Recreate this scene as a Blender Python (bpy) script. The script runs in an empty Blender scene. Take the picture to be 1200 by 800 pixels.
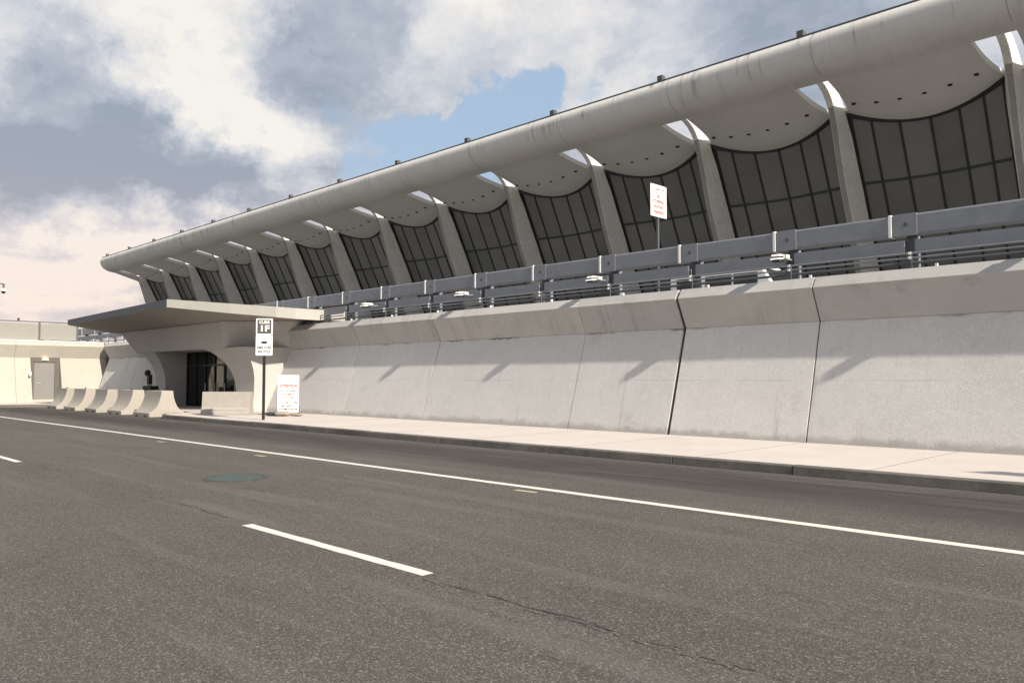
import bpy, math, random
from mathutils import Vector, Matrix

random.seed(7)
scene = bpy.context.scene
COL = scene.collection
R = math.radians

# ------------------------------------------------------------------ camera
F_PX, CAM_H, HORIZON = 930.0, 1.55, 444.0          # measured on the 1200 x 800 photograph
PITCH = math.atan((HORIZON - 400) / F_PX)
cam_d = bpy.data.cameras.new('camera')
cam_d.sensor_width = 36
cam_d.lens = F_PX / 1200 * 36
cam_d.clip_start, cam_d.clip_end = 0.05, 8000
cam = bpy.data.objects.new('camera', cam_d)
cam.location = (0, 0, CAM_H)
cam.rotation_euler = (R(90) + PITCH, 0, R(45))
COL.objects.link(cam)
scene.camera = cam
_M = cam.rotation_euler.to_matrix()


def ray(u, v):
    return (_M @ Vector(((u - 600) / F_PX, (400 - v) / F_PX, -1))).normalized()


# ------------------------------------------------------------------ light
SUN_EL, SUN_AZ = 32.0, -2.8                 # azimuth from +X (along the building), towards +Y positive
scene.view_settings.view_transform = 'Standard'
scene.view_settings.look = 'None'
scene.view_settings.exposure = 1.15
scene.view_settings.gamma = 1
scene.view_settings.use_curve_mapping = False
sd = bpy.data.lights.new('sun', 'SUN')
sd.energy = 3.3
sd.angle = R(1.0)
sd.color = (1.0, 0.90, 0.77)
sun = bpy.data.objects.new('sun', sd)
S = Vector((math.cos(R(SUN_EL)) * math.cos(R(SUN_AZ)), math.cos(R(SUN_EL)) * math.sin(R(SUN_AZ)), math.sin(R(SUN_EL))))
sun.rotation_euler = S.to_track_quat('Z', 'Y').to_euler()
sun.location = (20, -10, 60)
COL.objects.link(sun)


class NT:
    """small helper round a node tree"""
    def __init__(s, tree):
        s.t = tree; s.n = tree.nodes; s.l = tree.links

    def put(s, sock, v):
        if isinstance(v, bpy.types.NodeSocket):
            s.l.new(v, sock)
        elif v is not None:
            if sock.type == 'RGBA' and not hasattr(v, '__len__'):
                v = (v, v, v, 1)
            elif sock.type == 'RGBA' and len(v) == 3:
                v = (*v, 1)
            sock.default_value = v

    def add(s, kind, out=0, attrs=None, **ins):
        nd = s.n.new(kind)
        for k, v in (attrs or {}).items():
            setattr(nd, k, v)
        for k, v in ins.items():
            key = int(k[1:]) if k[0] == 'i' and k[1:].isdigit() else k.replace('_', ' ')
            s.put(nd.inputs[key], v)
        return nd.outputs[out]

    def math(s, op, a, b=None, c=None, clamp=False):
        nd = s.n.new('ShaderNodeMath'); nd.operation = op; nd.use_clamp = clamp
        s.put(nd.inputs[0], a); s.put(nd.inputs[1], b); s.put(nd.inputs[2], c)
        return nd.outputs[0]

    def vmath(s, op, a, b=None, out=0):
        nd = s.n.new('ShaderNodeVectorMath'); nd.operation = op
        s.put(nd.inputs[0], a)
        if b is not None:
            s.put(nd.inputs['Scale'] if op == 'SCALE' else nd.inputs[1], b)
        return nd.outputs[out]

    def rng(s, v, a, b, c=0.0, d=1.0, smooth=True):
        nd = s.n.new('ShaderNodeMapRange'); nd.clamp = True
        nd.interpolation_type = 'SMOOTHSTEP' if smooth else 'LINEAR'
        for i, x in enumerate((v, a, b, c, d)):
            s.put(nd.inputs[i], x)
        return nd.outputs[0]

    def noise(s, vec, scale, detail=4, rough=0.55, out=0, dist=0.0):
        return s.add('ShaderNodeTexNoise', out, None, Vector=vec, Scale=scale, Detail=detail, Roughness=rough, Distortion=dist)

    def mix(s, f, a, b, mode='MIX'):
        nd = s.n.new('ShaderNodeMix'); nd.data_type = 'RGBA'; nd.blend_type = mode; nd.clamp_factor = True
        s.put(nd.inputs[0], f); s.put(nd.inputs[6], a); s.put(nd.inputs[7], b)
        return nd.outputs[2]

    def ramp(s, f, stops):
        nd = s.n.new('ShaderNodeValToRGB'); e = nd.color_ramp.elements
        while len(e) < len(stops):
            e.new(0.5)
        for el, (p, c) in zip(e, stops):
            el.position = p; el.color = (*c, 1)
        s.put(nd.inputs[0], f)
        return nd.outputs[0]


# ------------------------------------------------------------------ sky: Nishita behind broken cumulus
world = bpy.data.worlds.new('World')
scene.world = world
world.use_nodes = True
W = NT(world.node_tree)
W.n.clear()
sky = W.n.new('ShaderNodeTexSky')
sky.sky_type = 'NISHITA'; sky.sun_disc = False
sky.sun_elevation = R(SUN_EL)
sky.sun_rotation = R(90 - SUN_AZ)
sky.air_density = 1.2; sky.dust_density = 1.5; sky.ozone_density = 1.2
dirv = W.vmath('NORMALIZE', W.add('ShaderNodeTexCoord', 0))
n1 = W.add('ShaderNodeTexNoise', 1, None, Vector=dirv, Scale=4.0, Detail=9, Roughness=0.64)
n1 = W.vmath('SUBTRACT', n1, (0.5, 0.5, 0.5))
dd = W.vmath('NORMALIZE', W.vmath('ADD', dirv, W.vmath('SCALE', n1, 0.30)))
sep = W.n.new('ShaderNodeSeparateXYZ'); W.put(sep.inputs[0], dirv)
h = W.math('ADD', W.math('MAXIMUM', sep.outputs[2], 0.0), 0.16)
pl = W.vmath('DIVIDE', dirv, W.add('ShaderNodeCombineXYZ', X=h, Y=h, Z=h))
f1 = W.noise(pl, 1.1, 9, 0.56)
f2 = W.noise(W.vmath('ADD', pl, (0.16, 0.0, 0.10)), 1.1, 9, 0.56)


def blobs(lst):
    tot = None
    for u, v, rad, wgt in lst:
        c = ray(u, v)
        d = W.vmath('DOT_PRODUCT', dd, tuple(c), out=1)
        g = W.rng(d, math.cos(R(rad)), 1.0, 0.0, wgt)
        tot = g if tot is None else W.math('ADD', tot, g)
    return tot


# where the bright heads, the dark bellies and the blue gaps of the clouds stand
bright = blobs([(30, 40, 7, .7), (110, 75, 7, .8), (210, 85, 6, 1.0), (265, 135, 5, 1.1), (320, 185, 4.5, 1.3), (290, 90, 4, .5), (180, 30, 5, .5),
                (75, 285, 7, 1.2), (140, 268, 5, 1.2), (200, 285, 5, 1.0), (20, 330, 8, .6), (450, 40, 6, .55), (600, 60, 8, .55), (640, 20, 6, .5), (300, 10, 3, .9),
                (420, 110, 5, .35), (780, 30, 7, .4)])
dark = blobs([(90, 180, 7, 1.2), (180, 208, 6, 1.2), (30, 195, 6, .9), (270, 232, 5, 1.0), (350, 230, 4, .7), (90, 20, 6, .7), (400, 20, 7, .75), (250, 60, 4, .35),
              (400, 190, 7, .45), (930, 20, 9, .5), (30, 120, 5, .3), (860, 20, 6, .3)])
gaps = blobs([(600, 130, 5.2, .95), (660, 105, 4.2, .75), (560, 170, 4.5, .7), (730, 80, 3.2, .45),
              (800, 150, 8, .6), (960, 100, 7, .6), (480, 160, 4, .4), (1160, 50, 7, .6)])
cover = W.math('SUBTRACT', W.math('ADD', W.rng(f1, 0.36, 0.50), 0.35), gaps)
cover = W.rng(W.math('ADD', cover, W.math('MULTIPLY', bright, 0.5)), 0.25, 0.62)
f3 = W.noise(W.vmath('ADD', pl, W.vmath('SCALE', n1, 0.8)), 3.6, 10, 0.62)
lit = W.math('ADD', W.math('MULTIPLY', W.math('SUBTRACT', f1, f2), 2.0), W.math('MULTIPLY', W.math('SUBTRACT', f3, 0.5), 1.2))
shade = W.math('ADD', W.math('ADD', 0.50, lit), W.math('SUBTRACT', W.math('MULTIPLY', bright, 0.31), W.math('MULTIPLY', dark, 0.36)))
ccol = W.ramp(shade, [(0.0, (.155, .178, .215)), (0.33, (.215, .235, .270)), (0.60, (.290, .300, .322)), (1.0, (.415, .400, .378))])
pink = W.rng(sep.outputs[2], 0.02, 0.30, 1.0, 0.0)
ccol = W.mix(pink, ccol, W.mix(1.0, W.mix(0.22, ccol, (.37, .31, .295)), (1.09, .98, .935), 'MULTIPLY'))
bluesky = W.mix(0.70, W.mix(1.0, sky.outputs[0], (.05, .05, .05), 'MULTIPLY'), (.215, .280, .362))
bg = W.n.new('ShaderNodeBackground')
W.put(bg.inputs[0], W.mix(cover, bluesky, ccol))
bg.inputs[1].default_value = 1.0
W.l.new(bg.outputs[0], W.n.new('ShaderNodeOutputWorld').inputs[0])


# ------------------------------------------------------------------ materials
MATS = {}


def new_mat(name):
    m = bpy.data.materials.new(name); m.use_nodes = True
    t = NT(m.node_tree); MATS[name] = m
    return m, t, t.n['Principled BSDF']


def bump(t, b, hgt, dist, strength=0.6):
    t.put(b.inputs['Normal'], t.add('ShaderNodeBump', 0, None, Height=hgt, Distance=dist, Strength=strength))


def concrete(name, base, tint=0.18, speck=0.0, speck_scale=60.0, streak=0.0, rough=0.9, bumpd=0.004, world_co=True, stain=(.20, .18, .155), stain_amt=0.35, boards=0.0):
    m, t, b = new_mat(name)
    co = t.add('ShaderNodeNewGeometry', 0) if world_co else t.add('ShaderNodeTexCoord', 3)
    big = t.noise(co, 0.55, 5, 0.6)
    mid = t.noise(co, 4.0, 6, 0.65)
    fine = t.noise(co, 45.0, 4, 0.7)
    lo = tuple(c * (1 - tint) for c in base); hi = tuple(min(1, c * (1 + tint)) for c in base)
    col = t.ramp(t.math('ADD', t.math('MULTIPLY', big, 0.55), t.math('MULTIPLY', mid, 0.45)), [(0.33, lo), (0.67, hi)])
    col = t.mix(t.math('MULTIPLY', t.rng(fine, 0.3, 0.75), 0.22), col, tuple(c * 0.72 for c in base))
    st = t.rng(t.noise(co, 1.3, 7, 0.72, dist=0.6), 0.56, 0.74)
    col = t.mix(t.math('MULTIPLY', st, stain_amt), col, stain)
    hgt = t.math('ADD', t.math('MULTIPLY', fine, 0.6), mid)
    if speck:
        vo = t.add('ShaderNodeTexVoronoi', 1, None, Vector=co, Scale=speck_scale)
        sp = t.add('ShaderNodeSeparateColor', 0, None, Color=vo)
        col = t.mix(t.math('MULTIPLY', t.rng(sp, 0.70, 0.95), speck), col, tuple(min(1, c * 1.7) for c in base))
        col = t.mix(t.math('MULTIPLY', t.rng(sp, 0.0, 0.22, 1.0, 0.0), speck * 0.9), col, tuple(c * 0.45 for c in base))
        hgt = t.math('ADD', hgt, t.math('MULTIPLY', sp, 0.7))
    if streak:
        sx = t.n.new('ShaderNodeMapping'); t.put(sx.inputs[0], co); sx.inputs['Scale'].default_value = (2.2, 0.10, 0.10)
        sk = t.noise(sx.outputs[0], 1.0, 6, 0.75)
        sx2 = t.n.new('ShaderNodeMapping'); t.put(sx2.inputs[0], co); sx2.inputs['Scale'].default_value = (0.35, 0.4, 0.4)
        msk = t.rng(t.noise(sx2.outputs[0], 1.0, 3), 0.45, 0.62)
        k = t.math('MULTIPLY', t.rng(sk, 0.50, 0.66), msk)
        if name == 'roof_conc':
            zz = t.n.new('ShaderNodeSeparateXYZ'); t.put(zz.inputs[0], co)
            k = t.math('MULTIPLY', k, t.rng(t.math('ADD', zz.outputs[2], t.math('MULTIPLY', t.noise(sx.outputs[0], 2.0, 3), 2.2)), 24.1, 26.5))
        col = t.mix(t.math('MULTIPLY', k, streak), col, stain)
    if boards:
        sz = t.n.new('ShaderNodeSeparateXYZ'); t.put(sz.inputs[0], co)
        bd = t.math('FRACT', t.math('MULTIPLY', sz.outputs[0], 1 / 1.22))
        ln = t.math('MULTIPLY', t.rng(bd, 0.0, 0.02, 1.0, 0.0), t.rng(t.noise(co, 0.9, 3), 0.42, 0.6))
        col = t.mix(t.math('MULTIPLY', ln, boards), col, stain)
    if name in ('wall_conc', 'band_conc', 'barrier_conc'):
        oi_ = t.add('ShaderNodeObjectInfo', 5)
        col = t.mix(1.0, col, t.ramp(oi_, [(0.0, (.90, .905, .91)), (1.0, (1.04, 1.03, 1.015))]), 'MULTIPLY')
    if name == 'wall_conc':
        sz = t.n.new('ShaderNodeSeparateXYZ'); t.put(sz.inputs[0], co)
        wz = t.math('ADD', sz.outputs[2], t.math('MULTIPLY', t.math('SUBTRACT', t.noise(co, 3.0, 5), 0.5), 0.03))
        pour = t.math('MULTIPLY', t.rng(t.math('ABSOLUTE', t.math('SUBTRACT', wz, 1.52)), 0.0, 0.014, 1, 0), t.rng(t.noise(co, 0.6, 3), 0.42, 0.55))
        col = t.mix(t.math('MULTIPLY', pour, 0.40), col, stain)
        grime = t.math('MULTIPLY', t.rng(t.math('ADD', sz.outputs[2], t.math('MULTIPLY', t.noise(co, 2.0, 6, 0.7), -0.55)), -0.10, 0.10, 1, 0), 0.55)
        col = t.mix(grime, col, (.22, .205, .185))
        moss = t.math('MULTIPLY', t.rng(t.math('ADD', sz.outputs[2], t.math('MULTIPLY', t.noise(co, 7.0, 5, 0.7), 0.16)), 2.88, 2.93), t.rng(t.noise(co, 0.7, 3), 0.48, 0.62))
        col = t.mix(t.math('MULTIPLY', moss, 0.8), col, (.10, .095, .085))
        mpv = t.n.new('ShaderNodeMapping'); t.put(mpv.inputs[0], co); mpv.inputs['Scale'].default_value = (3.0, 0.25, 0.22)
        run = t.math('MULTIPLY', t.rng(t.noise(mpv.outputs[0], 1.0, 5, 0.7), 0.56, 0.72), t.rng(t.noise(co, 0.5, 2), 0.40, 0.62))
        col = t.mix(t.math('MULTIPLY', run, 0.5), col, stain)
    t.put(b.inputs['Base Color'], col)
    b.inputs['Roughness'].default_value = rough
    b.inputs['Specular IOR Level'].default_value = 0.25
    bump(t, b, hgt, bumpd)
    return m


def plain(name, col, rough=0.5, metal=0.0, var=0.12, scale=6.0, dirt=0.0, spec=0.4):
    m, t, b = new_mat(name)
    co = t.add('ShaderNodeTexCoord', 3)
    n = t.noise(co, scale, 5, 0.65)
    c = t.ramp(n, [(0.3, tuple(x * (1 - var) for x in col)), (0.7, tuple(min(1, x * (1 + var)) for x in col))])
    if dirt:
        d = t.rng(t.noise(co, scale * 2.7, 6, 0.7), 0.55, 0.75)
        c = t.mix(t.math('MULTIPLY', d, dirt), c, (.10, .085, .07))
    t.put(b.inputs['Base Color'], c)
    t.put(b.inputs['Roughness'], t.rng(n, 0.2, 0.8, rough * 0.85, min(1, rough * 1.15)))
    b.inputs['Metallic'].default_value = metal
    b.inputs['Specular IOR Level'].default_value = spec
    return m


concrete('wall_conc', (.575, .57, .558), 0.07, speck=0.14, speck_scale=46, bumpd=0.006, stain=(.27, .25, .23), stain_amt=0.30, boards=0.25)
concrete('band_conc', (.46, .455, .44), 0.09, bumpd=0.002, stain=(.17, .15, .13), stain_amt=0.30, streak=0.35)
concrete('portal_conc', (.47, .46, .44), 0.08, bumpd=0.002, stain=(.2, .18, .16), stain_amt=0.22)
concrete('roof_conc', (.64, .63, .605), 0.06, streak=0.72, bumpd=0.004, stain=(.13, .115, .10), stain_amt=0.12)
concrete('column_conc', (.68, .665, .635), 0.12, bumpd=0.01, speck=0.2, speck_scale=9, stain=(.18, .16, .14), stain_amt=0.25)
concrete('barrier_conc', (.37, .345, .31), 0.10, bumpd=0.003, stain=(.2, .18, .155), stain_amt=0.35)
concrete('annex_conc', (.41, .385, .34), 0.07, bumpd=0.002, stain=(.25, .23, .2), stain_amt=0.2)
concrete('sidewalk_conc', (.54, .495, .46), 0.08, bumpd=0.002, stain=(.40, .37, .345), stain_amt=0.30)
concrete('kerb_conc', (.14, .132, .12), 0.40, bumpd=0.004, stain=(.05, .047, .042), stain_amt=0.6)
concrete('deck_conc', (.19, .187, .185), 0.12, bumpd=0.003)
concrete('canopy_conc', (.40, .39, .36), 0.06, bumpd=0.001, stain=(.2, .19, .18), stain_amt=0.1)
plain('canopy_front_shade', (.12, .13, .145), 0.6, var=0.08)  # grey front paint, darkened to carry the shade of the road-facing side
concrete('rib_conc', (.30, .285, .265), 0.15, bumpd=0.006, stain=(.14, .13, .12), stain_amt=0.4)
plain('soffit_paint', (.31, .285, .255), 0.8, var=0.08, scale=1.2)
plain('joint_dark', (.045, .04, .036), 0.95)
plain('steel_grey', (.20, .215, .24), 0.42, var=0.10, scale=3.0, dirt=0.12)
plain('steel_grey_dark', (.09, .097, .11), 0.5, var=0.12, dirt=0.1)
plain('steel_light', (.52, .53, .54), 0.45, var=0.12)
plain('galv', (.20, .215, .24), 0.4, metal=0.2, var=0.15)
plain('white_paint', (.78, .77, .74), 0.45, var=0.05)
plain('sign_white', (.82, .80, .76), 0.5, var=0.03)
plain('sign_pink', (.80, .72, .70), 0.5, var=0.03)
plain('sign_brown', (.085, .08, .08), 0.5, var=0.1)
plain('sign_back', (.30, .31, .32), 0.4, metal=0.5)
plain('ink_red', (.55, .035, .06), 0.5)
plain('ink_green', (.03, .22, .10), 0.5)
plain('ink_black', (.03, .03, .032), 0.5)
plain('ink_maroon', (.30, .06, .07), 0.5)
plain('post_black', (.022, .018, .017), 0.45)
plain('frame_dark', (.022, .022, .022), 0.45)
plain('black_rubber', (.018, .018, .018), 0.6)
plain('door_grey', (.20, .195, .19), 0.5, var=0.05)
plain('door_frame', (.11, .10, .09), 0.5)
plain('screen_panel', (.25, .245, .22), 0.55, var=0.05)
plain('sandbag', (.30, .26, .22), 0.9, var=0.35, scale=14)
plain('sandbag_dark', (.035, .035, .04), 0.9, var=0.3, scale=14)
plain('cover_green', (.055, .082, .072), 0.6, var=0.35, scale=9, dirt=0.5)
plain('cover_ring', (.055, .052, .048), 0.7, var=0.2)
plain('marker_yellow', (.42, .38, .24), 0.7, var=0.2, dirt=0.5)
plain('van_white', (.80, .80, .78), 0.3, var=0.02)
plain('van_glass', (.02, .022, .025), 0.1)
plain('seam_stain', (.26, .245, .225), 0.9)
plain('crack_dark', (.034, .031, .028), 0.95)
plain('grass', (.06, .085, .03), 0.95, var=0.3, scale=0.3)

# dark tinted curtain-wall glass; reflections painted as a lifted base tone varying by pane
m, t, b = new_mat('glass_dark')
oi = t.add('ShaderNodeObjectInfo', 5)
co = t.add('ShaderNodeNewGeometry', 0)
g = t.math('ADD', t.math('MULTIPLY', oi, 0.45), t.math('MULTIPLY', t.noise(co, 0.35, 3), 0.55))
t.put(b.inputs['Base Color'], t.ramp(g, [(0.25, (.115, .118, .115)), (0.75, (.175, .177, .169))]))
b.inputs['Roughness'].default_value = 0.06
b.inputs['IOR'].default_value = 1.5
bump(t, b, t.noise(co, 0.8, 2), 0.02, 0.08)

m, t, b = new_mat('door_glass')
b.inputs['Base Color'].default_value = (.006, .007, .009, 1)
b.inputs['Roughness'].default_value = 0.03
bump(t, b, t.noise(t.add('ShaderNodeNewGeometry', 0), 1.2, 2), 0.02, 0.1)

m, t, b = new_mat('lamp_lit')
b.inputs['Base Color'].default_value = (.9, .8, .5, 1)
b.inputs['Emission Color'].default_value = (1, .82, .42, 1)
b.inputs['Emission Strength'].default_value = 1.2

# asphalt: worn aggregate, darker wheel-polished strip beside the kerb
m, t, b = new_mat('asphalt')
co = t.add('ShaderNodeNewGeometry', 0)
sx = t.n.new('ShaderNodeSeparateXYZ'); t.put(sx.inputs[0], co)
vo = t.add('ShaderNodeTexVoronoi', 1, None, Vector=co, Scale=120.0)
sp = t.add('ShaderNodeSeparateColor', 0, None, Color=vo)
vo2 = t.add('ShaderNodeTexVoronoi', 1, None, Vector=co, Scale=52.0)
sp2 = t.add('ShaderNodeSeparateColor', 1, None, Color=vo2)
big = t.noise(co, 0.35, 5, 0.6)
mp = t.n.new('ShaderNodeMapping'); t.put(mp.inputs[0], co); mp.inputs['Scale'].default_value = (0.10, 1.2, 1)
lane = t.noise(mp.outputs[0], 1.0, 5, 0.6)
fine = t.noise(co, 40, 6, 0.85)
base = t.ramp(t.math('ADD', t.math('MULTIPLY', big, 0.5), t.math('MULTIPLY', lane, 0.5)), [(0.32, (.080, .073, .065)), (0.68, (.130, .120, .108))])
base = t.mix(t.math('MULTIPLY', t.rng(fine, 0.35, 0.7), 0.62), base, (.046, .043, .040))
base = t.mix(t.math('MULTIPLY', t.rng(sp, 0.80, 0.98), 0.85), base, (.235, .222, .205))
base = t.mix(t.math('MULTIPLY', t.rng(sp2, 0.95, 1.0), 0.55), base, (.26, .24, .21))
base = t.mix(t.math('MULTIPLY', t.rng(sp, 0.0, 0.34, 1, 0), 0.75), base, (.028, .026, .024))
yj = t.math('ADD', sx.outputs[1], t.math('MULTIPLY', t.math('SUBTRACT', t.noise(mp.outputs[0], 2.2, 4), 0.5), 0.9))
wear = t.math('MULTIPLY', t.rng(yj, 8.9, 10.5), t.rng(yj, 12.5, 11.3))
band2 = t.math('ADD', 0.70, t.math('MULTIPLY', t.rng(t.noise(mp.outputs[0], 1.6, 2), 0.40, 0.62), 0.30))
base = t.mix(t.math('MULTIPLY', t.math('MULTIPLY', wear, band2), 0.88), base, (.034, .031, .029))
# hairline crazing
vc = t.add('ShaderNodeTexVoronoi', 0, {'feature': 'DISTANCE_TO_EDGE'}, Vector=t.vmath('ADD', co, t.vmath('SCALE', t.noise(co, 2.5, 4, out=1), 0.55)), Scale=0.42)
ck = t.math('MULTIPLY', t.rng(vc, 0.0, 0.010, 1, 0), t.rng(t.noise(co, 0.45, 3), 0.52, 0.62))
base = t.mix(t.math('MULTIPLY', ck, 0.32), base, (.025, .022, .02))
oil = t.rng(t.noise(co, 0.8, 5, 0.7), 0.62, 0.75)
base = t.mix(t.math('MULTIPLY', oil, 0.45), base, (.045, .042, .039))
blot = t.rng(t.noise(co, 6.5, 6, 0.75), 0.60, 0.72)
base = t.mix(t.math('MULTIPLY', blot, 0.35), base, (.04, .037, .034))
pol = t.rng(t.noise(mp.outputs[0], 1.6, 4), 0.52, 0.66)
base = t.mix(t.math('MULTIPLY', pol, 0.30), base, (.16, .152, .143))
t.put(b.inputs['Base Color'], base)
b.inputs['Roughness'].default_value = 0.88
b.inputs['Specular IOR Level'].default_value = 0.25
bump(t, b, t.math('ADD', t.math('ADD', sp, t.math('MULTIPLY', fine, 0.7)), t.math('MULTIPLY', sp2, 0.5)), 0.006, 0.7)

# road paint, worn at the grain
m, t, b = new_mat('road_paint')
co = t.add('ShaderNodeNewGeometry', 0)
w = t.rng(t.noise(co, 55, 5, 0.8), 0.50, 0.66)
w2 = t.rng(t.noise(co, 1.7, 5, 0.7), 0.50, 0.75)
t.put(b.inputs['Base Color'], t.mix(t.math('MULTIPLY', w, t.math('ADD', 0.30, w2), clamp=True), (.66, .635, .58), (.16, .145, .13)))
b.inputs['Roughness'].default_value = 0.7


# ------------------------------------------------------------------ mesh helpers
class MB:
    def __init__(s):
        s.v = []; s.f = []

    def face(s, *pts):
        i = len(s.v); s.v += [tuple(p) for p in pts]; s.f.append(tuple(range(i, i + len(pts))))

    def box(s, x0, x1, y0, y1, z0, z1):
        i = len(s.v)
        s.v += [(x0, y0, z0), (x1, y0, z0), (x1, y1, z0), (x0, y1, z0), (x0, y0, z1), (x1, y0, z1), (x1, y1, z1), (x0, y1, z1)]
        s.f += [tuple(i + k for k in q) for q in ((0, 3, 2, 1), (4, 5, 6, 7), (0, 1, 5, 4), (1, 2, 6, 5), (2, 3, 7, 6), (3, 0, 4, 7))]
        return s

    def prism(s, poly, a, b, axis='x'):
        """poly of 2-D points extruded along an axis; x: (y,z)  y: (x,z)  z: (x,y)"""
        def P(p, k):
            return {'x': (k, p[0], p[1]), 'y': (p[0], k, p[1]), 'z': (p[0], p[1], k)}[axis]
        i = len(s.v); n = len(poly)
        s.v += [P(p, a) for p in poly] + [P(p, b) for p in poly]
        s.f.append(tuple(i + k for k in range(n))[::-1]); s.f.append(tuple(i + n + k for k in range(n)))
        for k in range(n):
            j = (k + 1) % n
            s.f.append((i + k, i + j, i + n + j, i + n + k))
        return s

    def loft(s, rings, cap=True):
        i = len(s.v); n = len(rings[0])
        for r in rings:
            s.v += [tuple(p) for p in r]
        for a in range(len(rings) - 1):
            for k in range(n):
                j = (k + 1) % n
                s.f.append((i + a * n + k, i + a * n + j, i + (a + 1) * n + j, i + (a + 1) * n + k))
        if cap:
            s.f.append(tuple(i + k for k in range(n))[::-1])
            s.f.append(tuple(i + (len(rings) - 1) * n + k for k in range(n)))
        return s

    def tube(s, p0, p1, r0, r1=None, n=10):
        p0 = Vector(p0); p1 = Vector(p1); r1 = r0 if r1 is None else r1
        d = (p1 - p0).normalized(); a = d.orthogonal().normalized(); c = d.cross(a)
        ring = lambda p, r: [p + (a * math.cos(2 * math.pi * k / n) + c * math.sin(2 * math.pi * k / n)) * r for k in range(n)]
        return s.loft([ring(p0, r0), ring(p1, r1)])

    def lathe(s, prof, n=16, cx=0, cy=0):
        return s.loft([[(cx + r * math.cos(2 * math.pi * k / n), cy + r * math.sin(2 * math.pi * k / n), z) for k in range(n)] for r, z in prof])

    def mesh(s, name, mat, smooth=None):
        me = bpy.data.meshes.new(name)
        me.from_pydata(s.v, [], s.f)
        import bmesh as _b
        bm = _b.new(); bm.from_mesh(me)
        _b.ops.remove_doubles(bm, verts=bm.verts, dist=1e-5)
        _b.ops.recalc_face_normals(bm, faces=bm.faces)
        bm.to_mesh(me); bm.free()
        if mat:
            me.materials.append(MATS[mat])
        if smooth:
            me.polygons.foreach_set('use_smooth', [True] * len(me.polygons))
            me.set_sharp_from_angle(angle=R(smooth))
        return me

    def build(s, name, mat, parent=None, smooth=None, bevel=0.0, seg=2):
        return obj(name, s.mesh(name, mat, smooth), parent, bevel=bevel, seg=seg)


def obj(name, me, parent=None, loc=None, bevel=0.0, seg=2):
    o = bpy.data.objects.new(name, me)
    COL.objects.link(o)
    if parent is not None:
        o.parent = parent
    if loc:
        o.location = loc
    if bevel:
        md = o.modifiers.new('bevel', 'BEVEL'); md.width = bevel; md.segments = seg; md.limit_method = 'ANGLE'; md.angle_limit = R(35)
    return o


def empty(name, loc=(0, 0, 0), rz=0.0):
    o = bpy.data.objects.new(name, None); COL.objects.link(o)
    o.location = loc; o.rotation_euler = (0, 0, rz); o.empty_display_size = 0.3
    return o


def tag(o, label, cat=None, group=None):
    o['label'] = label
    if cat: o['category'] = cat
    if group: o['group'] = group
    return o


def structure(o):
    o['kind'] = 'structure'; return o


def copy_tree(o, parent=None):
    c = o.copy(); COL.objects.link(c); c.parent = parent
    for ch in list(o.children):
        copy_tree(ch, c)
    return c


def box(name, mat, parent, x0, x1, y0, y1, z0, z1, bevel=0.0):
    return MB().box(x0, x1, y0, y1, z0, z1).build(name, mat, parent, bevel=bevel)


def text(body, size, mat, name='lettering', width=None):
    """flat lettering as a mesh in the XZ plane, centred on the origin, facing -Y"""
    cu = bpy.data.curves.new('t', 'FONT'); cu.body = body; cu.size = size
    cu.align_x = 'CENTER'; cu.align_y = 'CENTER'; cu.resolution_u = 3; cu.offset = size * 0.035
    to = bpy.data.objects.new('t', cu); COL.objects.link(to)
    bpy.context.view_layer.update()
    me = bpy.data.meshes.new_from_object(to.evaluated_get(bpy.context.evaluated_depsgraph_get()))
    bpy.data.objects.remove(to)
    w = max(v.co.x for v in me.vertices) - min(v.co.x for v in me.vertices)
    k = width / w if width else 1.0
    for v in me.vertices:
        v.co = (v.co.x * k, 0, v.co.y)
    me.materials.clear(); me.materials.append(MATS[mat])
    return me


# ------------------------------------------------------------------ the setting: ground, road, kerb, pavement, upper deck
def sheet(name, mat, parent, poly, z):
    b_ = MB(); b_.face(*[(x, y, z) for x, y in poly])
    return b_.build(name, mat, parent)


structure(sheet('ground', 'grass', None, [(-3000, -3000), (3000, -3000), (3000, 3000), (-3000, 3000)], -0.03))
KY = 12.38                                               # road-side face of the kerb
road = structure(sheet('road', 'asphalt', None, [(-240, -60), (120, -60), (120, 17.5), (-240, 17.5)], 0.0))


def strip(name, mat, x0, x1, y0, y1, z, wob=0.0, parent=road, step=0.35):
    b_ = MB(); n = max(1, int((x1 - x0) / step)); rnd = random.Random(int(x0 * 13 + y0 * 7))
    pts = []
    for i in range(n + 1):
        x = x0 + (x1 - x0) * i / n
        pts.append((x, y0 + rnd.uniform(-wob, wob), y1 + rnd.uniform(-wob, wob)))
    for p, q in zip(pts, pts[1:]):
        b_.face((p[0], p[1], z), (q[0], q[1], z), (q[0], q[2], z), (p[0], p[2], z))
    return b_.build(name, mat, parent)


strip('edge_line', 'road_paint', -170, 60, 8.20, 8.36, 0.004, 0.006)
for k in range(-9, 5):
    x1 = -4.98 + 12.1 * k
    strip('lane_dash', 'road_paint', x1 - 3.05, x1, 3.98, 4.10, 0.004, 0.005, step=0.15)
for k, (x, y) in enumerate(((-7.9, 7.9), (-20.3, 7.75), (-15.2, 7.75))):
    sheet('lane_marker', 'marker_yellow', road, [(x, y), (x + .42, y + .02), (x + .40, y + .11), (x + .02, y + .10)], 0.004)
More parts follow.
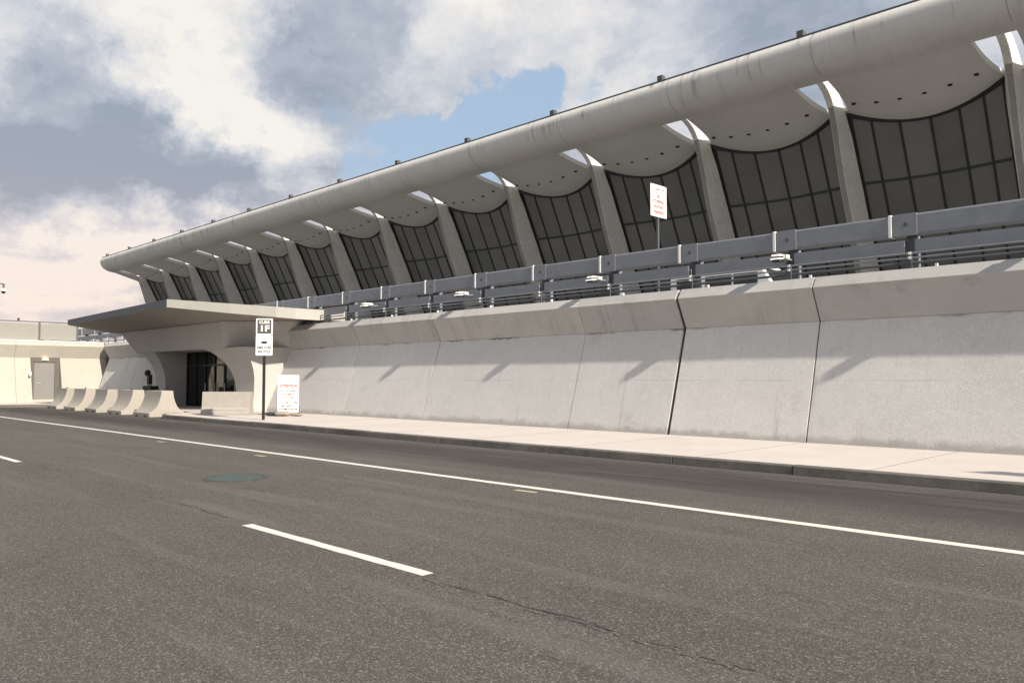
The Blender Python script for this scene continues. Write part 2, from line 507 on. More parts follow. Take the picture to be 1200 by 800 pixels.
# sealed longitudinal joint, broken open beside the dashes
rnd = random.Random(3)
for x0, x1, y0, wm in ((-4.9, 3.5, 3.93, .008), (-16.5, -8.2, 4.10, .008), (-4.6, 3.5, 3.96, .004), (-3.8, 3.5, 3.89, .004), (-16.0, -9.0, 4.06, .004), (-13, -8.4, 4.14, .003)):
    b_ = MB(); pts = []; n = int((x1 - x0) / 0.05); y = y0; wd = wm * .6
    for i in range(n + 1):
        y += rnd.uniform(-.022, .022) - (y - y0) * 0.12
        wd = min(wm, max(.0005, wd + rnd.uniform(-.006, .006)))
        pts.append((x0 + (x1 - x0) * i / n, y - wd, y + wd))
    for i, (p, q) in enumerate(zip(pts, pts[1:])):
        if math.sin(i * .11) + math.sin(i * .043 + 1) + rnd.uniform(-.4, .4) < -.55: continue
        b_.face((p[0], p[1], .0025), (q[0], q[1], .0025), (q[0], q[2], .0025), (p[0], p[2], .0025))
    b_.build('pavement_crack', 'crack_dark', road)
cx, cy = -11.95, 5.80
mh = MB()
mh.loft([[(cx + r * math.cos(a * math.pi / 16), cy + r * math.sin(a * math.pi / 16), z) for a in range(32)] for r, z in ((.50, .0), (.50, .006), (.43, .006), (.43, .002))], cap=False)
ring = mh.build('manhole_ring', 'cover_ring', road)
mh = MB()
mh.loft([[(cx + r * math.cos(a * math.pi / 16), cy + r * math.sin(a * math.pi / 16), z) for a in range(32)] for r, z in ((.42, .001), (.42, .005))])
for i in range(-6, 7):
    for j in range(-6, 7):
        px, py = cx + i * .06, cy + j * .06
        if math.hypot(px - cx, py - cy) < .38 and (i + j) % 2 == 0:
            mh.box(px - .02, px + .02, py - .008, py + .008, .0045, .008)
cov = mh.build('manhole_cover', 'cover_green', road)
tag(cov, 'round manhole cover with faded green paint')

# sidewalk steps back behind the flared barriers, then comes forward again before the annex
WALK = [(60, KY + .15), (60, 18.6), (-56, 18.6), (-56, 9.2), (-50.5, 9.2), (-49.0, 14.3), (-33.6, 14.3), (-32.6, KY + .5), (-31.8, KY + .15)]
walk = MB().prism(WALK, 0.0, 0.15, 'z').build('sidewalk', 'sidewalk_conc')
structure(walk)
for x in [-29.2 + 3.05 * i for i in range(0, 14)]:
    box('control_joint', 'joint_dark', walk, x - .006, x + .006, KY + .16, 17.1, .1492, .1512)
kerb = structure(empty('kerb', (0, KY, 0)))
x = -31.8; rnd = random.Random(11)
joints = [-31.8]
while joints[-1] < 60:
    joints.append(joints[-1] + rnd.choice((2.3, 3.05, 3.05, 3.6)))
for a, c in zip(joints, joints[1:]):
    dz = rnd.uniform(-.006, .006); dy = rnd.uniform(-.008, .008)
    p = [(dy, 0), (dy + .012, .135 + dz), (dy + .04, .155 + dz), (.15, .155 + dz), (.15, 0)]
    MB().prism(p, a + .008, c - .008).build('kerb_stone', 'kerb_conc', kerb, bevel=0.008)
pth = [(-31.8, KY + .08), (-32.6, KY + .42), (-33.6, 14.22), (-41.0, 14.22), (-49.0, 14.22), (-50.5, 9.12), (-56, 9.12)]
for a, c in zip(pth, pth[1:]):
    d = (Vector(c) - Vector(a)); L = d.length; d.normalize(); nrm = Vector((d.y, -d.x)) * .075
    b_ = MB().prism([(a[0] + nrm.x, a[1] + nrm.y), (c[0] + nrm.x, c[1] + nrm.y), (c[0] - nrm.x, c[1] - nrm.y), (a[0] - nrm.x, a[1] - nrm.y)], 0 - KY * 0, .157, 'z')
    o = b_.build('kerb_stone', 'kerb_conc', kerb, bevel=.008); o.location = (0, -KY, 0)

DECK = 3.60
deck = structure(MB().box(-230, 70, 18.55, 150, 0, DECK).build('departure_road', 'deck_conc'))

# ------------------------------------------------------------------ sloped retaining wall with overhanging parapet
# section (y, z): base, kink, arris, top
LOW = [(17.00, .10), (17.85, 2.87)]
PAR = [(17.85, 2.87), (17.46, 3.62), (17.64, 3.87)]


def wall_run(root, cuts, gaps, axis='x', off=0.0, sgn=1.0, mats=('wall_conc', 'band_conc')):
    """panels between cuts; axis x: section in Y; axis y: section mirrored into X about off"""
    T = (lambda p: (p[0], p[1])) if axis == 'x' else (lambda p: (off - (p[0] - 17.0), p[1]))
    rnd_ = random.Random(len(cuts))
    for i, (a, c) in enumerate(zip(cuts, cuts[1:])):
        a2, c2 = a + gaps[i] / 2, c - gaps[i + 1] / 2
        dy = rnd_.uniform(-.006, .006)
        lo = [T((y + dy, z)) for y, z in LOW] + [T((18.5, 2.87)), T((18.5, .10))]
        up = [T((y + dy, z + (.004 if k == 0 else 0))) for k, (y, z) in enumerate(PAR)] + [T((18.5, 3.87)), T((18.5, 2.874))]
        MB().prism(lo, a2, c2, axis).build('wall_panel', mats[0], root, bevel=.006)
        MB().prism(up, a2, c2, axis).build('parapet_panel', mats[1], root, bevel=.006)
    if axis == 'x':
        back = [(17.06, .1), (17.90, 2.87), (17.54, 3.60), (17.72, 3.80), (18.45, 3.80), (18.45, .1)]
        MB().prism([T(p) for p in back], cuts[0] + .02, cuts[-1] - .02, axis).build('joint_filler', 'joint_dark', root)


rw = empty('retaining_wall', (-14, 17, .15))
tag(rw, 'long sloped concrete retaining wall with overhanging parapet behind the bare sidewalk', 'wall')
rw.location = (0, 0, 0)
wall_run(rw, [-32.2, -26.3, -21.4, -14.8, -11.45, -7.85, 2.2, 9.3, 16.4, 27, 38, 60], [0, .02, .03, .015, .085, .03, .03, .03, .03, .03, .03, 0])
lw = empty('retaining_wall')
tag(lw, 'short stretch of sloped concrete wall between the canopy entrance and the annex', 'wall')
wall_run(lw, [-54.6, -49.5, -43.1], [0, .02, 0])

# ------------------------------------------------------------------ entrance portal under the flared canopy
portal = empty('entrance_portal', (0, 0, 0))
tag(portal, 'concrete entrance portal with arched dark glass doorway beneath the flat canopy', 'entrance')
yf = lambda z: 16.45 - 0.60 * max(0.0, (z - 1.3) / 1.63) ** 2.2
arch = lambda z: -33.9 - 2.6 * (1 - math.sqrt(max(0.0, 1 - (max(0, z - .6) / 2.35) ** 2)))
zs = [.10 + (2.93 - .10) * (1 - (1 - i / 26) ** 1.6) for i in range(27)]
MB().loft([[(arch(z), yf(z), z), (-32.35 + .25 * (z - .1) / 2.83, yf(z), z), (-32.15 + .6 * (z - .1) / 2.83, 17.3 + .62 * (z - .1) / 2.83 * 1.3, z), (-32.1, 18.55, z), (arch(z), 18.55, z)] for z in zs]).build('pylon', 'portal_conc', portal, smooth=30)
lft = lambda z: -43.15 - .45 * max(0.0, (z - 1.6) / 1.33) ** 2.0
MB().loft([[(lft(z), yf(z), z), (-41.9, yf(z), z), (-41.9, 18.55, z), (-43.3, 18.55, z)] for z in zs]).build('pylon', 'portal_conc', portal, smooth=30)
B0 = [(-44.3, 15.85), (-33.9, 15.85), (-31.4, 17.95), (-31.4, 18.9), (-45.6, 18.9), (-45.6, 17.9)]
B1 = [(-45.6, 15.40), (-33.4, 15.40), (-30.6, 17.55), (-30.6, 18.9), (-47.3, 18.9), (-47.3, 17.6)]
MB().loft([[(x, y, 2.934) for x, y in B0], [(x * .5 + X * .5, y * .5 + Y * .5, 3.50) for (x, y), (X, Y) in zip(B0, B1)], [(x, y, 4.06) for x, y in B1]]).build('lintel', 'portal_conc', portal, bevel=.02)
# recessed glass wall and doors
gw = box('glass_wall', 'frame_dark', portal, -41.9, -33.0, 17.70, 17.95, .15, 2.93)
bx = [-41.9 + i * 1.1 for i in range(9)]
for a, c in zip(bx, bx[1:]):
    box('mullion', 'frame_dark', gw, a - .04, a + .04, 17.54, 17.696, .15, 2.93)
    for z0, z1 in ((.24, 2.2), (2.3, 2.9)):
        box('pane', 'door_glass', gw, a + .06, c - .06, 17.60, 17.64, z0, z1)
box('transom', 'frame_dark', gw, -41.86, -33.1, 17.55, 17.695, 2.2, 2.3)
for i in (2, 3, 4, 5, 6):
    MB().tube((bx[i] + .14, 17.52, .95), (bx[i] + .14, 17.52, 1.35), .018).build('handle', 'steel_light', gw)

CT = [(-29.0, 18.9, 4.47, .44), (-29.0, 17.6, 4.43, .44), (-29.1, 16.6, 4.44, .44), (-29.5, 15.95, 4.48, .42), (-30.9, 14.7, 4.62, .40), (-33.15, 13.0, 4.84, .33),
      (-46.6, 13.1, 4.70, .27), (-48.6, 16.4, 4.52, .36), (-48.8, 18.9, 4.50, .40)]          # canopy plan, top height, fascia depth
INN = [(-30.3, 18.8), (-30.3, 17.6), (-30.5, 16.9), (-30.9, 16.4), (-32.2, 15.6), (-34.4, 15.0), (-46.2, 15.0), (-47.5, 16.6), (-47.6, 18.8)]
canopy = empty('entrance_canopy')
tag(canopy, 'flat upswept entrance canopy with pale sunlit side over the portal', 'canopy')
b_ = MB()
top = [(x, y, z) for x, y, z, h in CT]; bot = [(x, y, z - h) for x, y, z, h in CT]
NCT = len(CT)
for i in range(NCT):
    j = (i + 1) % NCT
    if i != 5:
        b_.face(top[i], top[j], bot[j], bot[i])
b_.build('fascia', 'canopy_conc', canopy)
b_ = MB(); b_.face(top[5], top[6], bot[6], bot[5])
tag(b_.build('front_fascia', 'canopy_front_shade', canopy), 'grey front edge facing the road, darkened with painted shade')
inz = [(x, y, 4.07) for x, y in INN]
intop = [(x, y, 4.42) for x, y in INN]
b_ = MB()
for i in range(NCT):
    j = (i + 1) % NCT
    b_.face(bot[i], bot[j], inz[j], inz[i])
b_.face(*inz)
b_.build('soffit', 'soffit_paint', canopy, smooth=25)
b_ = MB()
for i in range(NCT):
    j = (i + 1) % NCT
    b_.face(top[i], top[j], intop[j], intop[i])
b_.face(*intop)
b_.build('roof_sheet', 'canopy_conc', canopy)
MB().box(-30.9, -29.16, 18.0, 18.14, 3.93, 4.02).build('drip_pipe', 'white_paint', canopy)

# ------------------------------------------------------------------ annex with grey door at the far end
annex = empty('annex_building')
tag(annex, 'low sunlit concrete annex with grey service door past the canopy', 'building')
AX = -54.6
D0, D1 = 13.55, 15.20
wall_run(annex, [9.4, 10.6, 11.8, 12.7, D0], [0, .012, .012, .012, 0], 'y', AX, mats=('annex_conc', 'annex_conc'))
wall_run(annex, [D1, 17.0 + .9], [0, 0], 'y', AX, mats=('annex_conc', 'annex_conc'))
MB().prism([(AX - .85, 2.874), (AX - .46, 3.62), (AX - .64, 3.87), (AX - 1.5, 3.87), (AX - 1.5, 2.874)], D0, D1, 'y').build('parapet_panel', 'annex_conc', annex, bevel=.01)
box('block', 'annex_conc', annex, -85, AX - 1.5, 9.4, 18.5, 0, 3.86)
box('coping', 'white_paint', annex, AX - 1.3, AX - .60, 9.4, 17.75, 3.872, 3.93)
dr = box('door', 'door_grey', annex, AX - .98, AX - .92, D0 + .25, D1 - .27, .32, 2.60)
for a, c, z0, z1 in ((D0, D0 + .25, .15, 2.87), (D1 - .27, D1, .15, 2.87), (D0 + .25, D1 - .27, 2.60, 2.87)):
    box('door_frame', 'door_frame', dr, AX - 1.05, AX - .86, a + .003, c - .003, z0, z1 - .003)
box('step', 'annex_conc', annex, AX - 1.4, AX - .35, D0 + .004, D1 - .004, .15, .31, bevel=.01)
MB().tube((AX - .90, D0 + .42, 1.28), (AX - .90, D0 + .62, 1.28), .02).build('handle', 'steel_light', dr)
box('doorstop_plate', 'white_paint', annex, AX - .30, AX - .24, D0 - .18, D0 - .06, 1.75, 2.0)
MB().box(AX - .86, AX - .72, (D0 + D1) / 2 - .16, (D0 + D1) / 2 + .14, 2.72, 2.83).build('door_light', 'lamp_lit', annex)

fence = empty('screen_fence')
tag(fence, 'beige panel screen standing on the annex roof', 'fence')
fy = [8.6, 11.85, 14.05, 16.2]
for a, c in zip(fy, fy[1:]):
    box('screen_panel', 'screen_panel', fence, AX - 1.02, AX - .98, a + .05, c - .05, 4.0, 4.98)
for y in fy:
    box('post', 'steel_grey_dark', fence, AX - 1.06, AX - .94, y - .045, y + .045, 3.93, 5.06)
box('top_rail', 'steel_grey_dark', fence, AX - 1.05, AX - .95, 8.6, 16.2, 5.062, 5.12)
MB().lathe([(.0, 5.13), (.05, 5.13), (.07, 5.2), (.05, 5.27), (.0, 5.3)], 10, AX - 1.0, 12.9).build('finial', 'post_black', fence, smooth=60)


# ------------------------------------------------------------------ steel guardrail on the parapet
def guardrail(root, bars, x_end):
    for i, (a, c) in enumerate(zip(bars, bars[1:])):
        dz = random.uniform(-.008, .008)
        sec = [(17.90, 4.62 + dz), (17.88, 4.66 + dz), (17.88, 5.03 + dz), (17.90, 5.07 + dz), (18.12, 5.07 + dz), (18.12, 4.62 + dz)]
        MB().prism(sec, a + .004, c - .004).build('beam_panel', 'steel_grey', root)
        sec = [(17.872, 4.605 + dz), (17.872, 5.082 + dz), (18.135, 5.082 + dz), (18.135, 4.605 + dz)]
        MB().prism(sec, a + .06, a + .55).build('splice_sleeve', 'steel_grey', root, bevel=.008)
        MB().prism([(17.86, 4.60), (17.86, 5.09), (18.14, 5.09), (18.14, 4.60)], a - .035, a + .035).build('splice_plate', 'white_paint', root, bevel=.01)
        MB().tube((a + .32, 17.868, 4.85), (a + .32, 17.88, 4.85), .05, n=12).build('bolt_cap', 'steel_grey_dark', root)
        box('post', 'steel_grey', root, a + .32, a + .47, 18.13, 18.30, DECK, 4.9)
        box('post_bracket', 'steel_grey_dark', root, a + .30, a + .49, 17.99, 18.126, 4.20, 4.60)
        MB().prism([(17.86, 4.25), (17.86, 4.51), (17.98, 4.51), (17.98, 4.25)], a + .50, c + .29).build('lower_beam', 'steel_grey', root)
        for q in (.45,):
            xx = a + q
            box('conduit_clamp', 'white_paint', root, xx - .028, xx + .028, 17.66, 17.74, 4.17, 4.222)
            box('conduit_clamp', 'white_paint', root, xx - .028, xx + .028, 17.66, 17.74, 4.075, 4.127)
            box('conduit_stand', 'steel_grey_dark', root, xx - .02, xx + .02, 17.742, 17.78, 3.86, 4.23)
        box('anchor', 'white_paint', root, a + .95, a + 1.0, 17.64, 17.70, 3.872, 3.93)
    for z in (4.195, 4.10):
        MB().tube((bars[0], 17.70, z), (x_end, 17.70, z), .022, n=8).build('conduit', 'galv', root, smooth=40)
    MB().tube((bars[0], 17.80, 4.0), (x_end, 17.80, 4.0), .03, n=8).build('conduit', 'steel_grey_dark', root, smooth=40)


gr = empty('guardrail')
tag(gr, 'grey steel box beam guardrail with conduits on top of the long retaining wall', 'guardrail')
bars = [-6.28 + 2.67 * k for k in range(-12, 9)]
guardrail(gr, bars, bars[-1])
gl = empty('guardrail')
tag(gl, 'short grey guardrail seen between the annex roof screen and the canopy', 'guardrail')
bars2 = [-71.0 + 2.67 * k for k in range(0, 10)]
guardrail(gl, bars2, bars2[-1])

# twin-head floodlights hung on the rail
fl = empty('floodlight', (0, 0, 0))
tag(fl, 'white twin hooded floodlight clamped to the grey guardrail', 'floodlight', 'floodlights along the guardrail')
MB().prism([(-.30, .05), (-.26, .13), (.02, .15), (.02, .09)], -.36, .06).build('hood', 'white_paint', fl, bevel=.006)
MB().prism([(-.34, -.09), (-.30, -.02), (-.02, .02), (-.02, -.04)], -.38, .08).build('hood', 'white_paint', fl, bevel=.006)
MB().prism([(-.26, -.16), (-.30, -.10), (-.03, -.05), (-.03, -.14)], -.34, .04).build('lens', 'black_rubber', fl)
MB().box(-.30, .02, -.02, .10, -.06, .08).build('housing', 'sign_back', fl)
MB().box(.08, .28, -.10, .06, -.02, .12).build('driver_box', 'white_paint', fl, bevel=.008)
MB().box(-.02, .10, .06, .52, -.03, .03).build('arm', 'steel_grey', fl)
for i, x in enumerate((-8.55, -14.1, -19.75, -25.2, -3.05, 2.5)):
    o = fl if i == 0 else copy_tree(fl)
    o.location = (x, 17.52, 4.36); o.scale = (.46, .96, .62)

# ------------------------------------------------------------------ terminal: slanted columns, hung roof, curtain wall
term = empty('terminal_building')
tag(term, 'terminal with sweeping upturned concrete roof on tall slanted columns and dark glass', 'building')
SP = 12.03
XM = -25.45                         # centre line of the column standing right of mid-frame
CW = 1.40                           # width across the back of a column
FW = .50                            # width of its front edge
KS = list(range(-2, 13))
XC = {k: XM - SP * k for k in KS}
k_lo, k_hi = KS[0], KS[-1]
# column: (z, front y, back y), front edge narrow, back wide, leaning out and hooking over at the top
cs = [(DECK - .1, 68.2, 71.6), (9.0, 65.9, 68.8), (12.0, 64.65, 67.3), (14.3, 63.7, 66.1), (16.7, 62.6, 64.95), (18.6, 61.95, 63.95), (20.6, 61.3, 62.95), (21.8, 60.85, 62.3), (22.6, 60.5, 62.0), (23.3, 60.05, 61.6), (23.9, 59.5, 61.0), (24.35, 58.8, 60.3), (24.62, 57.9, 59.4), (24.75, 56.9, 58.2)]
cm = MB(); rg = []
for z, y0, y1 in cs:
    wb = CW / 2 if z < 21 else CW / 2 - (z - 21) / 3.75 * .38
    dz = 0 if z < 22.7 else (z - 22.7) * .25
    rg.append([(-FW / 2, y0, z - dz), (FW / 2, y0, z - dz), (FW / 2 + .06, y0 + .35, z - dz * .8), (wb, y1 - .12, z), (wb - .12, y1, z), (-wb + .12, y1, z), (-wb, y1 - .12, z), (-FW / 2 - .06, y0 + .35, z - dz * .8)])
colm = cm.loft(rg).mesh('column', 'column_conc', 28)
fin = MB(); rg = []                       # raised rib up the middle of the front edge
for z, y0, y1 in cs[:9]:
    rg.append([(-.19, y0 - .06, z), (.19, y0 - .06, z), (.19, y0 + .05, z), (-.19, y0 + .05, z)])
finm = fin.loft(rg).mesh('front_rib', 'rib_conc')
for k in KS:
    c = obj('column', colm, term, (XC[k], 0, 0), bevel=.03)
    obj('front_rib', finm, c)

# roof shell: control points of the underside from the lip to the window head, then the hung roof
ctl = [(54.38, 26.10), (54.06, 25.68), (53.98, 25.22), (54.10, 24.68), (54.42, 24.16), (54.95, 23.74), (55.6, 23.52), (56.3, 23.46), (57.0, 23.42), (58.4, 23.15), (60.0, 22.85), (61.4, 22.58), (62.35, 22.40)]
pr = []
for i in range(len(ctl) - 1):
    p0 = Vector(ctl[max(0, i - 1)]); p1 = Vector(ctl[i]); p2 = Vector(ctl[i + 1]); p3 = Vector(ctl[min(len(ctl) - 1, i + 2)])
    for s_ in (0, .34, .67):
        q = .5 * ((2 * p1) + (p2 - p0) * s_ + (2 * p0 - 5 * p1 + 4 * p2 - p3) * s_ ** 2 + (3 * p1 - p0 - 3 * p2 + p3) * s_ ** 3)
        pr.append((q.x, q.y))
pr += [ctl[-1], (64, 22.0), (68, 21.0), (75, 19.5), (84, 18.2), (94, 17.7), (104, 18.3), (112, 19.6)]


def sag(y):
    if y <= 54.9: return 0.0
    if y <= 62.4: return 1.05 * ((y - 54.9) / 7.5) ** 1.0
    return 1.05 * max(0, 1 - (y - 62.4) / 14)


HY0, HY1 = 57.0, 62.1


def hw(y):
    if y < HY0: return 1.28
    if y > HY1: return .66
    s_ = (y - HY0) / (HY1 - HY0)
    return .66 + .62 * (1 - s_ ** 2.6)


def off(i):
    a = Vector(pr[max(0, i - 1)]); c = Vector(pr[min(len(pr) - 1, i + 1)])
    d = (c - a).normalized(); n_ = Vector((-d.y, d.x))
    if n_.y < 0 and n_.x < 0: n_ = -n_
    if i == 0: n_ = Vector((1, .0))
    if i < 6 and n_.x < 0: n_ = -n_
    return n_ * .42


NS = 16
edges = []
xs_cols = []
order = KS[::-1]                    # from far left to right
rows_lo, rows_hi, tags = [], [], []
for i, (y, z) in enumerate(pr):
    row = []; tg = []
    w_ = hw(y)
    row.append((XC[k_hi] - 2.1, .75)); tg.append('s')
    for n_, k in enumerate(order):
        row.append((XC[k] - w_, 0.0)); tg.append('h')          # face that starts here is the column slot
        row.append((XC[k] + w_, 0.0)); tg.append('s')
        if n_ < len(order) - 1:
            a = XC[k] + w_; c = XC[order[n_ + 1]] - w_
            for q in range(1, NS):
                u_ = q / NS
                row.append((a + (c - a) * u_, math.sin(math.pi * u_) ** .85)); tg.append('s')
    row.append((XC[k_lo] + 2.1, .75)); tg.append('e')
    o2 = off(i)
    rows_lo.append([(x_, y, z - s_ * sag(y)) for x_, s_ in row])
    rows_hi.append([(x_, y + o2.x, z + o2.y - s_ * sag(y)) for x_, s_ in row])
    tags = tg
rb = MB()
nr, nc = len(rows_lo), len(rows_lo[0])
vi = lambda lay, i, j: lay * nr * nc + i * nc + j
rb.v = [p for r_ in rows_lo for p in r_] + [p for r_ in rows_hi for p in r_]
hole = lambda i, j: tags[j] == 'h' and pr[i][0] >= HY0 - .02 and pr[i + 1][0] <= HY1 + .02
for i in range(nr - 1):
    for j in range(nc - 1):
        if hole(i, j):
            rb.f.append((vi(0, i, j), vi(0, i + 1, j), vi(1, i + 1, j), vi(1, i, j)))
            rb.f.append((vi(0, i, j + 1), vi(0, i + 1, j + 1), vi(1, i + 1, j + 1), vi(1, i, j + 1)))
            if not hole(i - 1, j): rb.f.append((vi(0, i, j), vi(0, i, j + 1), vi(1, i, j + 1), vi(1, i, j)))
            if not hole(i + 1, j): rb.f.append((vi(0, i + 1, j), vi(0, i + 1, j + 1), vi(1, i + 1, j + 1), vi(1, i + 1, j)))
            continue
        rb.f.append((vi(0, i, j), vi(0, i, j + 1), vi(0, i + 1, j + 1), vi(0, i + 1, j)))
        rb.f.append((vi(1, i, j), vi(1, i, j + 1), vi(1, i + 1, j + 1), vi(1, i + 1, j)))
    for j in (0, nc - 1):
        rb.f.append((vi(0, i, j), vi(0, i + 1, j), vi(1, i + 1, j), vi(1, i, j)))
for i in (0, nr - 1):
    for j in range(nc - 1):
        rb.f.append((vi(0, i, j), vi(0, i, j + 1), vi(1, i, j + 1), vi(1, i, j)))
roof = rb.build('roof', 'roof_conc', term, smooth=40)
X0, X1 = XC[k_hi] - 2.1, XC[k_lo] + 2.1
box('lip_cap', 'steel_grey_dark', roof, X0, X1, 54.33, 54.62, 26.115, 26.20)
bxm = MB().box(-.24, .24, -.2, .25, 0, .42).mesh('roof_drain_box', 'sign_brown')
smm = MB()
for i in range(0, 18):
    (y0, z0), (y1, z1) = pr[i], pr[i + 1]
    smm.face((-.02, y0 - .004, z0 - .004), (.02, y0 - .004, z0 - .004), (.02, y1 - .004, z1 - .005), (-.02, y1 - .004, z1 - .005))
smm = smm.mesh('roof_seam', 'seam_stain')
dlm = MB().lathe([(.0, -.03), (.16, -.03), (.16, .05), (0, .05)], 14).mesh('downlight', 'black_rubber')
for n_, k in enumerate(order):
    obj('roof_drain_box', bxm, roof, (XC[k] + .45, 54.5, 26.2))
    obj('roof_seam', smm, roof, (XC[k] + 1.35, 0, 0))
    if k != k_lo:
        for q in range(6):
            u_ = (q + .75) / 6.6
            y_ = 60.5; zc = 22.76 - (math.sin(math.pi * u_) ** .85) * sag(y_)
            obj('downlight', dlm, roof, (XC[k] + .5 + (SP - 1.0) * u_, y_, zc))

# curtain wall of one bay (local x from the column's right face)
BW = SP - CW
NB = 6
gy = lambda x, z: 66.05 - (z - 14.7) * .50 + .75 * math.sin(math.pi * x / BW)
fr_ = [0, .135, .315, .515, .705, .865, 1.0]
mx = [BW * f for f in fr_]


def head(x):
    u_ = (x + CW / 2 - hw(62.3)) / (SP - 2 * hw(62.3)); u_ = min(1, max(0, u_))
    return 22.36 - 1.05 * math.sin(math.pi * u_) ** .85


def slab(x0, x1, z0a, z0b, z1a, z1b, th, dy=0.0):
    b2 = MB()
    c4 = [(x0, z0a), (x1, z0b), (x1, z1b), (x0, z1a)]
    f4 = [(x_, gy(x_, z_) + dy, z_) for x_, z_ in c4]; k4 = [(x_, y_ + th, z_) for x_, y_, z_ in f4]
    return b2.loft([f4, k4])


TR = [17.25, 12.4]
hd = MB()
NX = 24
ring_ = []
for i in range(NX + 1):
    x_ = BW * i / NX; z_ = head(x_) + .05
    ring_.append([(x_, gy(x_, z_) - .10, z_ - .32), (x_, gy(x_, z_) - .10, z_), (x_, gy(x_, z_) + .3, z_), (x_, gy(x_, z_) + .3, z_ - .32)])
hd.loft(ring_)
headm = hd.mesh('window', 'frame_dark', 30)
trm = []
for zt in TR:
    b2 = MB(); rg = []
    for i in range(NX + 1):
        x_ = BW * i / NX
        rg.append([(x_, gy(x_, zt) - .07, zt - .10), (x_, gy(x_, zt) - .07, zt + .10), (x_, gy(x_, zt) + .06, zt + .10), (x_, gy(x_, zt) + .06, zt - .10)])
    b2.loft(rg); trm.append(b2.mesh('transom', 'frame_dark', 30))
mum, pnm = [], []
for i, x_ in enumerate(mx):
    w_ = .16 if i in (0, len(mx) - 1) else .075
    b2 = MB(); rg = []
    for z_ in (DECK, 8.0, 12.4, 17.25, head(x_)):
        rg.append([(x_ - w_, gy(x_, z_) - .09, z_), (x_ + w_, gy(x_, z_) - .09, z_), (x_ + w_, gy(x_, z_) + .08, z_), (x_ - w_, gy(x_, z_) + .08, z_)])
    b2.loft(rg); mum.append(b2.mesh('mullion', 'frame_dark'))
for a, c in zip(mx, mx[1:]):
    a2, c2 = a + .04, c - .04
    pnm.append(slab(a2, c2, 17.3, 17.3, head(a2) - .1, head(c2) - .1, .03).mesh('pane', 'glass_dark'))
    pnm.append(slab(a2, c2, 12.46, 12.46, 17.2, 17.2, .03).mesh('pane', 'glass_dark'))
low = MB()
for a, c in zip(mx, mx[1:]):
    low.loft([[(x_, gy(x_, z_), z_) for x_, z_ in ((a, DECK), (c, DECK), (c, 12.34), (a, 12.34))], [(x_, gy(x_, z_) + .03, z_) for x_, z_ in ((a, DECK), (c, DECK), (c, 12.34), (a, 12.34))]])
lowm = low.mesh('lower_glazing', 'glass_dark')
for k in KS[1:]:
    wn = obj('window', headm, term, (XC[k] + CW / 2, 0, 0))
    for me in trm + mum + pnm + [lowm]:
        obj(me.name.split('.')[0], me, wn)
# end walls and rear wall close the hall
for xe in (XC[k_hi] - .1, XC[k_lo] + .1):
    poly = [(y, z - .02) for y, z in pr if y >= 62.3] + [(112, DECK), (71.4, DECK)]
    MB().prism(poly, xe - .1, xe + .1).build('end_glazing', 'glass_dark', term)
box('rear_wall', 'glass_dark', term, X0 + 2.1, X1 - 2.1, 110, 110.4, DECK, 19.0)


# ------------------------------------------------------------------ signs
def panel(name, mat, parent, w, h_, z, r=0.03, y=0.0, th=.008):
    pts = []
    for cx_, cz_, a0 in ((w / 2 - r, h_ / 2 - r, 0), (-w / 2 + r, h_ / 2 - r, 90), (-w / 2 + r, -h_ / 2 + r, 180), (w / 2 - r, -h_ / 2 + r, 270)):
        pts += [(cx_ + r * math.cos(R(a0 + q * 22.5)), z + cz_ + r * math.sin(R(a0 + q * 22.5))) for q in range(5)]
    return MB().prism(pts, y, y + th, 'y').build(name, mat, parent)


def letters(parent, body, size, mat, z, y, width=None):
    o = obj('lettering', text(body, size, mat, width=width), parent, (0, y, z))
    return o


def print_line(parent, mat, z, y, width, h_):
    """a line of small print too fine to read: a row of letter-sized strokes"""
    r_ = random.Random(int(z * 1000)); b2 = MB(); x_ = -width / 2
    while x_ < width / 2 - h_ * .3:
        w_ = h_ * r_.uniform(.35, .7)
        if r_.random() > .14:
            b2.box(x_, x_ + h_ * .16, y, y + .0015, z - h_ / 2, z + h_ / 2)
            b2.box(x_ + h_ * .18, x_ + w_, y, y + .0015, z + r_.choice((-.5, -.1, .3)) * h_, z + r_.choice((-.3, .1, .5)) * h_ + h_ * .18)
        x_ += w_ + h_ * .14
    return b2.build('small_print', mat, parent)


# directions: signs face back along the road towards the camera
sg = empty('curb_sign', (-25.30, 13.25, .15), R(52))
tag(sg, 'brown and white curb sign on a thin black post at the sidewalk edge', 'sign')
MB().box(-.045, .045, 0.012, .075, 0, 3.44).build('post', 'post_black', sg)
p = panel('sign_plate', 'sign_white', sg, .56, .56, 3.20)
panel('sign_field', 'sign_brown', p, .47, .48, 3.20, .03, -.006, .004)
letters(p, 'CURB', .13, 'sign_white', 3.345, -.009, .35)
letters(p, '1F', .28, 'sign_white', 3.13, -.009, .29)
p = panel('sign_plate', 'sign_white', sg, .56, .70, 2.56)
# little bus pictogram
box('pictogram', 'ink_black', p, -.10, .10, -.006, -.001, 2.64, 2.70)
box('pictogram', 'ink_black', p, -.07, .07, -.006, -.001, 2.61, 2.64)
letters(p, 'EMPLOYEE', .11, 'ink_black', 2.47, -.004, .46)
letters(p, 'SHUTTLE', .11, 'ink_black', 2.33, -.004, .42)

